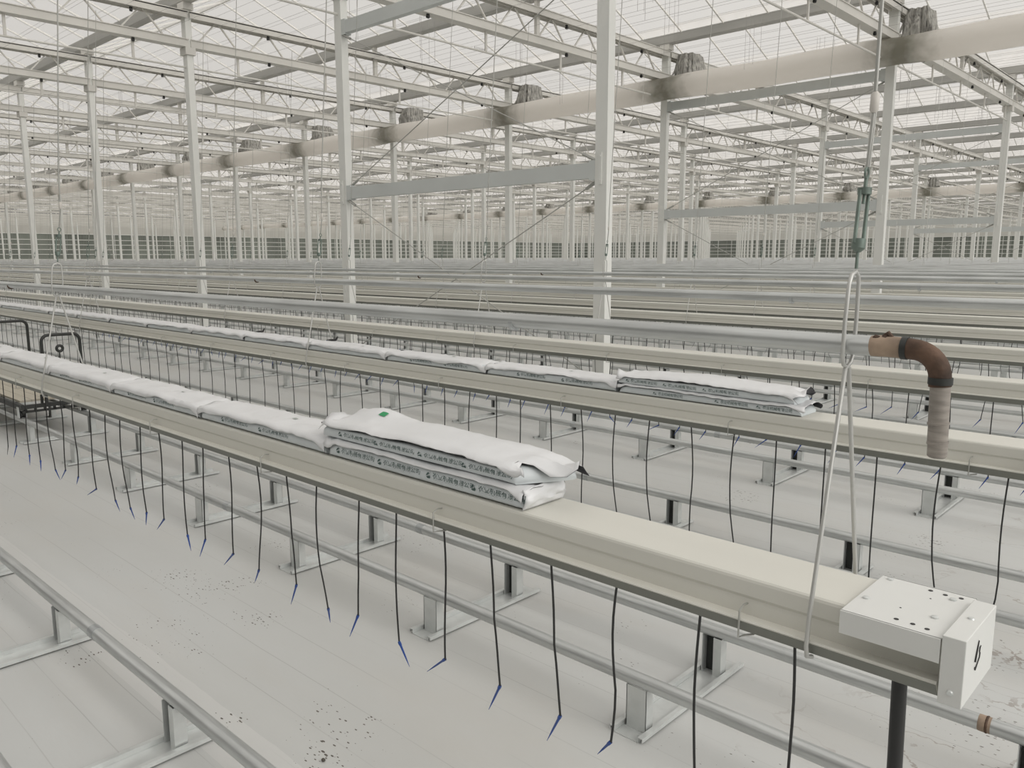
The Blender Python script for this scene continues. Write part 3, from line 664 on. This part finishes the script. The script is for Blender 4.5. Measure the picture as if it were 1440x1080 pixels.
def slab(x0, x1, yc, z0, h=0.050, wd=0.155, seed=0, drop=0.4, puff=0.0, text=None, tip=0.02, label='', group='', yaw=0.0, dia=None, liftl=0.015, skew=0.0, tent=None):
    L = x1-x0; xm = (x0+x1)/2; a = wd/2
    e = empty('substrate_slab', (xm, yc, z0)); e.rotation_euler = (0,0,yaw)
    NS, NT = 44, 28
    def prof(s_): 
        d = min(s_, 1-s_)*L; q = min(1, d/0.05); return 0.30+0.70*math.sqrt(max(0, 1-(1-q)**2))
    def side(s_): d = min(s_, 1-s_)*L; q = min(1, d/0.02); return 0.90+0.10*q
    m = MB()
    for i in range(NS+1):
        s_ = 0.5-0.5*math.cos(math.pi*i/NS); s_ = 0.5*s_+0.5*i/NS; x = -L/2+L*s_; hh = h*prof(s_)
        for j in range(NT):
            x = -L/2+L*s_; t_ = 2*math.pi*j/NT; cy, cz = math.cos(t_), math.sin(t_)
            y = a*side(s_)*sgp(cy, 0.42); z = hh/2 + hh/2*sgp(cz, 0.42)
            if s_ > 0.7 and skew: x += skew*(y/a-0.6)*(s_-0.7)/0.3
            wob = 0.0022*noise.noise((x*14+seed*3, t_*1.2, seed)) if cz > -0.5 else 0
            m.v.append((x, y*(1+wob*4), max(0.0005, z+wob)))
    for i in range(NS):
        for j in range(NT): m.f.append((i*NT+j, (i+1)*NT+j, (i+1)*NT+(j+1)%NT, i*NT+(j+1)%NT)); m.m.append(m.mi(None))
    m.f.append(tuple(range(NT))); m.m.append(0); m.f.append(tuple(NS*NT+j for j in reversed(range(NT)))); m.m.append(0)
    wrap = ob('wrapped_block', m.mesh('wrapped_block','wrap',True), e)
    # top film drawn over the block, with a ragged front edge and raised ends
    m = MB(); NU, NV = 56, 16
    def ftop(x, v):      # v: 0 rear edge .. 1 front crest
        s_ = (x+L/2)/L; sc = max(0, min(1, s_)); hh = h*max(prof(sc), 0.86)
        zz = hh + 0.003 + puff*math.sin(math.pi*sc)**0.7*(0.35+0.65*math.cos(v*1.45)) + 0.006*noise.noise((x*7+seed*5, v*2.2, seed*1.7)) + 0.0028*noise.noise((x*30+seed, v*5, 3))
        zz += 0.003*math.cos(math.pi*(v-0.5))
        if tent: zz += tent[2]*math.exp(-((x-tent[0])/0.11)**2-((v-tent[1])/0.35)**2)
        ed = min(s_, 1-s_)*L
        if ed < 0.07: zz += (0.07-ed)/0.07*(liftl*noise.noise((v*3+seed, ed*20, s_>0.5)) + (0.006 if s_ < 0.5 else 0.0))
        return zz
    for i in range(NU+1):
        s_ = i/NU; xb = -L/2 - 0.006 + (L+0.012)*s_
        dr = h*max(0.10, min(0.98, drop + 0.30*noise.noise((s_*4.2+seed*2, seed, 0)) + (0.35*max(0, 1-min(s_,1-s_)*14))))
        for j in range(NV+1):
            f = j/NV
            ext = (tip*(0.3+noise.noise((f*4+seed, s_, 9))) if s_ > 0.9 else -tip*0.6*noise.noise((f*4+seed, s_, 5))) * (1 if (s_ < 0.02 or s_ > 0.98) else (0.4 if (s_ < 0.05 or s_ > 0.95) else 0))
            x = xb + ext
            if f < 0.15: y = a+0.003; z = ftop(x, 0) - (0.15-f)/0.15*h*0.5
            elif f < 0.78: v = (f-0.15)/0.63; y = (a+0.003)*(1-2*v); z = ftop(x, v)
            else:
                q = (f-0.78)/0.22; top = ftop(x, 1); y = -(a+0.003+0.004*math.sin(q*2.2)+0.003*noise.noise((x*16, q, seed))); z = top - 0.004*(q > 0) - dr*q
            if s_ > 0.7 and skew: x += skew*(y/a-0.6)*(s_-0.7)/0.3
            m.v.append((x, y, max(z, 0.004)))
    for i in range(NU):
        for j in range(NV): A0 = i*(NV+1)+j; m.f.append((A0, A0+1, A0+NV+2, A0+NV+1)); m.m.append(m.mi(None))
    fme = m.mesh('top_film','film',True); fme.materials.append(MT['inner'])
    fo = ob('top_film', fme, e); so = fo.modifiers.new('thickness','SOLIDIFY'); so.thickness = 0.0012; so.offset = 1 if fme.polygons[len(fme.polygons)//2].normal.z < 0 else -1
    so.material_offset = 1; so.material_offset_rim = 1
    if text:
        m = MB()
        def put(vsfs, px, pz, sc=1.0):
            vs, fs = vsfs; i0 = len(m.v)
            for v in vs:
                x = px+v[0]*sc; z = pz+v[1]*sc
                rel = max(-0.97, min(0.97, (z-h/2)/(h/2))); y = -a*(max(0.0, 1-abs(rel)**(1/0.42)))**0.42
                m.v.append((x, y*1.008-0.0016, z))
            m.f.extend([tuple(i0+k for k in f) for f in fs]); m.m.extend([m.mi(None)]*len(fs))
        zt = text[1]
        for px in text[0]:
            put(LEAF, px, zt+0.002, 0.75); put(T1, px+0.028, zt, text[2]); put(T2, px+0.028, zt-0.0095, text[2])
        ob('printed_text', m.mesh('printed_text','ink'), wrap)
    if dia:
        x, y, ww, hh_, mt_ = dia; m = MB(); n = 6
        v = (1 - y/(a+0.003))/2
        for i in range(n+1):
            for j in range(n+1):
                p = (i/n-0.5); q = (j/n-0.5); xx = x+p*ww*2; yy = y+q*hh_*2
                m.v.append((xx, yy, ftop(xx, (1-yy/(a+0.003))/2)+0.0024))
        for i in range(n):
            for j in range(n): m.f.append((i*(n+1)+j,(i+1)*(n+1)+j,(i+1)*(n+1)+j+1,i*(n+1)+j+1)); m.m.append(m.mi(None))
        ob('printed_diamond', m.mesh('printed_diamond', mt_), fo)
    return tag(e, label, 'slab', group)
MT['faint'] = mat('faint_grey_ink', (0.42,0.46,0.43), 0.5)
ZT = 1.0135; P_ = 0.868
# nearest gutter: stack of two at the right end, then singles
slab(3.02, 3.862, GY[0], ZT, 0.056, 0.158, 1, 0.06, 0, ((-0.37,-0.16,0.06,0.24), 0.024, 1.0), 0.0, 'lower white bag with printed side in the two-bag stack on the nearest gutter', 'white slab bags on the nearest gutter')
slab(2.99, 3.90, GY[0]+0.002, ZT+0.060, 0.044, 0.162, 2, 0.10, 0.022, ((-0.36,-0.18,0.02,0.20), 0.018, 0.95), 0.07, 'top puffed white bag with green diamond in the stack on the nearest gutter', 'white slab bags on the nearest gutter', 0.0, (-0.27, 0.028, 0.015, 0.010, 'green'), 0.035, 0.045, (-0.33, 0.15, 0.028))
for n in range(0, 6):
    x1 = 3.0-P_*n
    slab(x1-P_+0.014, x1, GY[0], ZT, 0.050, 0.156, 10+n, [0.22,0.35,0.45,0.3,0.4,0.3][n], 0.006, ((-0.25,0.02) , 0.022, 1.0) if n < 3 else None, 0.02,
         'white slab bag on the nearest gutter, %s left of the two-bag stack' % od(n+1), 'white slab bags on the nearest gutter', 0.0, (0.12, 0.01, 0.010, 0.008, 'faint'))
# lumpy white folded end of the lower bag
m = MB(); n1, n2 = 10, 14
for i in range(n1+1):
    for j in range(n2+1):
        u = i/n1; v = j/n2; x = 0.004+0.014*math.sin(u*math.pi)*(0.6+noise.noise((u*4, v*4, 2))); y = -0.078+0.156*v; z = 0.002+0.058*u*(0.94+0.08*noise.noise((v*5, 0, 7)))
        m.v.append((x, y, z))
for i in range(n1):
    for j in range(n2): a0 = i*(n2+1)+j; m.f.append((a0, a0+1, a0+n2+2, a0+n2+1)); m.m.append(m.mi(None))
o = ob('folded_bag_end', m.mesh('folded_bag_end','film',True)); so = o.modifiers.new('thickness','SOLIDIFY'); so.thickness = 0.003; so.offset = -1
low = [q for q in COL.objects if q.get('label','').startswith('lower white bag')][0]; o.parent = low; o.location = (3.862-3.441, 0, 0)
# second gutter
slab(2.985, 3.86, GY[1], ZT, 0.040, 0.158, 31, 0.08, 0, ((-0.25,0.06,0.25), 0.014, 0.75), 0.03, 'lower white bag of the two-bag stack on the second gutter', 'white slab bags on the second gutter')
slab(2.975, 3.83, GY[1], ZT+0.043, 0.040, 0.158, 32, 0.15, 0.018, ((-0.38,-0.18,0.02), 0.014, 0.85), 0.05, 'upper white bag of the two-bag stack on the second gutter', 'white slab bags on the second gutter', 0.0, None, 0.03)
for n in range(0, 16):
    x1 = 2.96-P_*n
    slab(x1-P_+0.016, x1, GY[1], ZT, 0.050, 0.156, 50+n, 0.2+0.25*((n*7)%5)/5, 0.004, ((-0.2, 0.1), 0.020, 1.0) if n < 2 else None, 0.02,
         'white slab bag on the second gutter row, %s left of its two-bag stack' % od(n+1), 'white slab bags on the second gutter', 0.0, (0.1, 0.0, 0.010, 0.008, 'faint') if n < 4 else None)
for (x, lab) in ((0.46,'right one of two black straps between bags on second gutter'),(-0.50,'left one of two black straps between bags on second gutter')):
    m = MB(); m.tube([(-0.06,0.03,0.0),(0,0.03,0.004),(0.05,0.03,0.008),(0.075,0.028,0.028),(0.070,0.028,0.034)],[0.002,0.008,0.008,0.006,0.002],6)
    o = ob('black_strap', m.mesh('black_strap','black',True), None, (x, GY[1]+0.03, ZT+0.060)); tag(o, lab, 'strap')
# ------------------------------------------------------------------ trolley on the track behind the nearest gutter
e = empty('rail_trolley', (-3.0, -4.42, 0)); 
tag(e, 'black steel rail trolley with plank deck and hoop handles behind the nearest gutter', 'trolley')
m = MB()
for y in (-0.27, 0.27): m.beam((-2.3,y,0.30),(0.02,y,0.30),0.03,0.05)
for x in (0.0,-1.1,-2.28): m.beam((x,-0.27,0.30),(x,0.27,0.30),0.03,0.035); m.beam((x,-0.27,0.255),(x,0.27,0.255),0.02,0.02)
for q in range(7): m.beam((0.0,-0.24+0.08*q,0.255),(0.0,-0.24+0.08*q,0.30),0.02,0.02,None,(0,1,0))
m.beam((0.0,0.12,0.30),(0.0,0.12,0.39),0.02,0.02); m.beam((0.0,-0.10,0.30),(0.0,-0.10,0.40),0.02,0.02)
ob('frame', m.mesh('trolley_frame','dark_steel'), e)
m = MB()
for q in range(5): m.box(-2.27,-0.12,-0.25+0.1*q+0.002,-0.15+0.1*q-0.002,0.325,0.345)
ob('plank_deck', m.mesh('plank_deck','wood'), e)
for x in (-0.05,-2.2):
    for y in (-0.26, 0.26):
        m = MB(); m.tube([(x,y-0.022,0.232),(x,y-0.015,0.232),(x,y-0.013,0.232),(x,y+0.013,0.232),(x,y+0.015,0.232),(x,y+0.022,0.232)],[0.042,0.042,0.028,0.028,0.042,0.042],16)
        wh = ob('wheel', m.mesh('wheel','dark_steel',True), e)
        m = MB(); m.box(x-0.03,x+0.03,y-0.032,y-0.027,0.20,0.30); m.box(x-0.03,x+0.03,y+0.027,y+0.032,0.20,0.30); ob('wheel_bracket', m.mesh('wheel_bracket','bright'), wh)
def hoop(x, y0, y1, zt):
    pts = [(x,y0,0.32),(x,y0,zt-0.06)]
    for q in range(1,6): a = math.pi/2*q/5; pts.append((x,y0+0.06*(1-math.cos(a)),zt-0.06+0.06*math.sin(a)))
    for q in range(0,6): a = math.pi/2*q/5; pts.append((x,y1-0.06+0.06*math.sin(a),zt-0.06+0.06*math.cos(a)))
    pts.append((x,y1,0.32)); return pts
for x in (0.06,-1.45):
    m = MB(); m.tube(hoop(x,-0.08 if x > -0.5 else -0.24,0.245,0.945 if x > -0.5 else 0.985),0.0145,10); ob('hoop_handle', m.mesh('hoop_handle','dark_steel',True), e)
m = MB(); P0 = []
for q in range(18): a = 2*math.pi*q/18; P0.append((0.04,0.075+0.026*math.cos(a),0.815+0.026*math.sin(a)))
m.tube(P0,0.013,8,None,False,True); m.tube([(0.03,0.075,0.80),(0.0,0.075,0.34)],0.006,6); ob('hand_wheel', m.mesh('hand_wheel','dark_steel',True), e)
m = MB(); m.tube([(-0.25,0.1,0.35),(-0.25,0.1,0.40),(-0.25,0.1,0.43)],[0.07,0.065,0.02],12); ob('motor', m.mesh('motor','green_steel',True), e)
# ------------------------------------------------------------------ soil clods
for q, (x, y, r, lab) in enumerate(((4.06,-3.05,0.022,'dark soil clod on the sheet by the second track foot at right'),(3.05,-5.55,0.008,'tiny round pebble on the sheet at bottom centre-left'),(3.32,-5.42,0.007,'tiny dark pebble on the sheet at bottom centre'),(5.02,-4.97,0.010,'grey pebble on the sheet right of the white end cap'))):
    m = MB(); n = 10
    for i in range(7):
        ph = math.pi*(i/6)-math.pi/2
        for j in range(n):
            th = 2*math.pi*j/n; R_ = r*(1+0.35*noise.noise((math.cos(th)*2+q, math.sin(th)*2, ph*2)))
            m.v.append((R_*math.cos(ph)*math.cos(th), R_*math.cos(ph)*math.sin(th)*0.8, max(0, 0.6*r+0.6*R_*math.sin(ph))))
    for i in range(6):
        for j in range(n): m.f.append((i*n+j, i*n+(j+1)%n, (i+1)*n+(j+1)%n, (i+1)*n+j)); m.m.append(m.mi(None))
    o = ob('soil_clod', m.mesh('soil_clod','clod',True), None, (x, y, 0)); tag(o, lab, 'clod')
print('objects', len(COL.objects), 'drip', cnt)
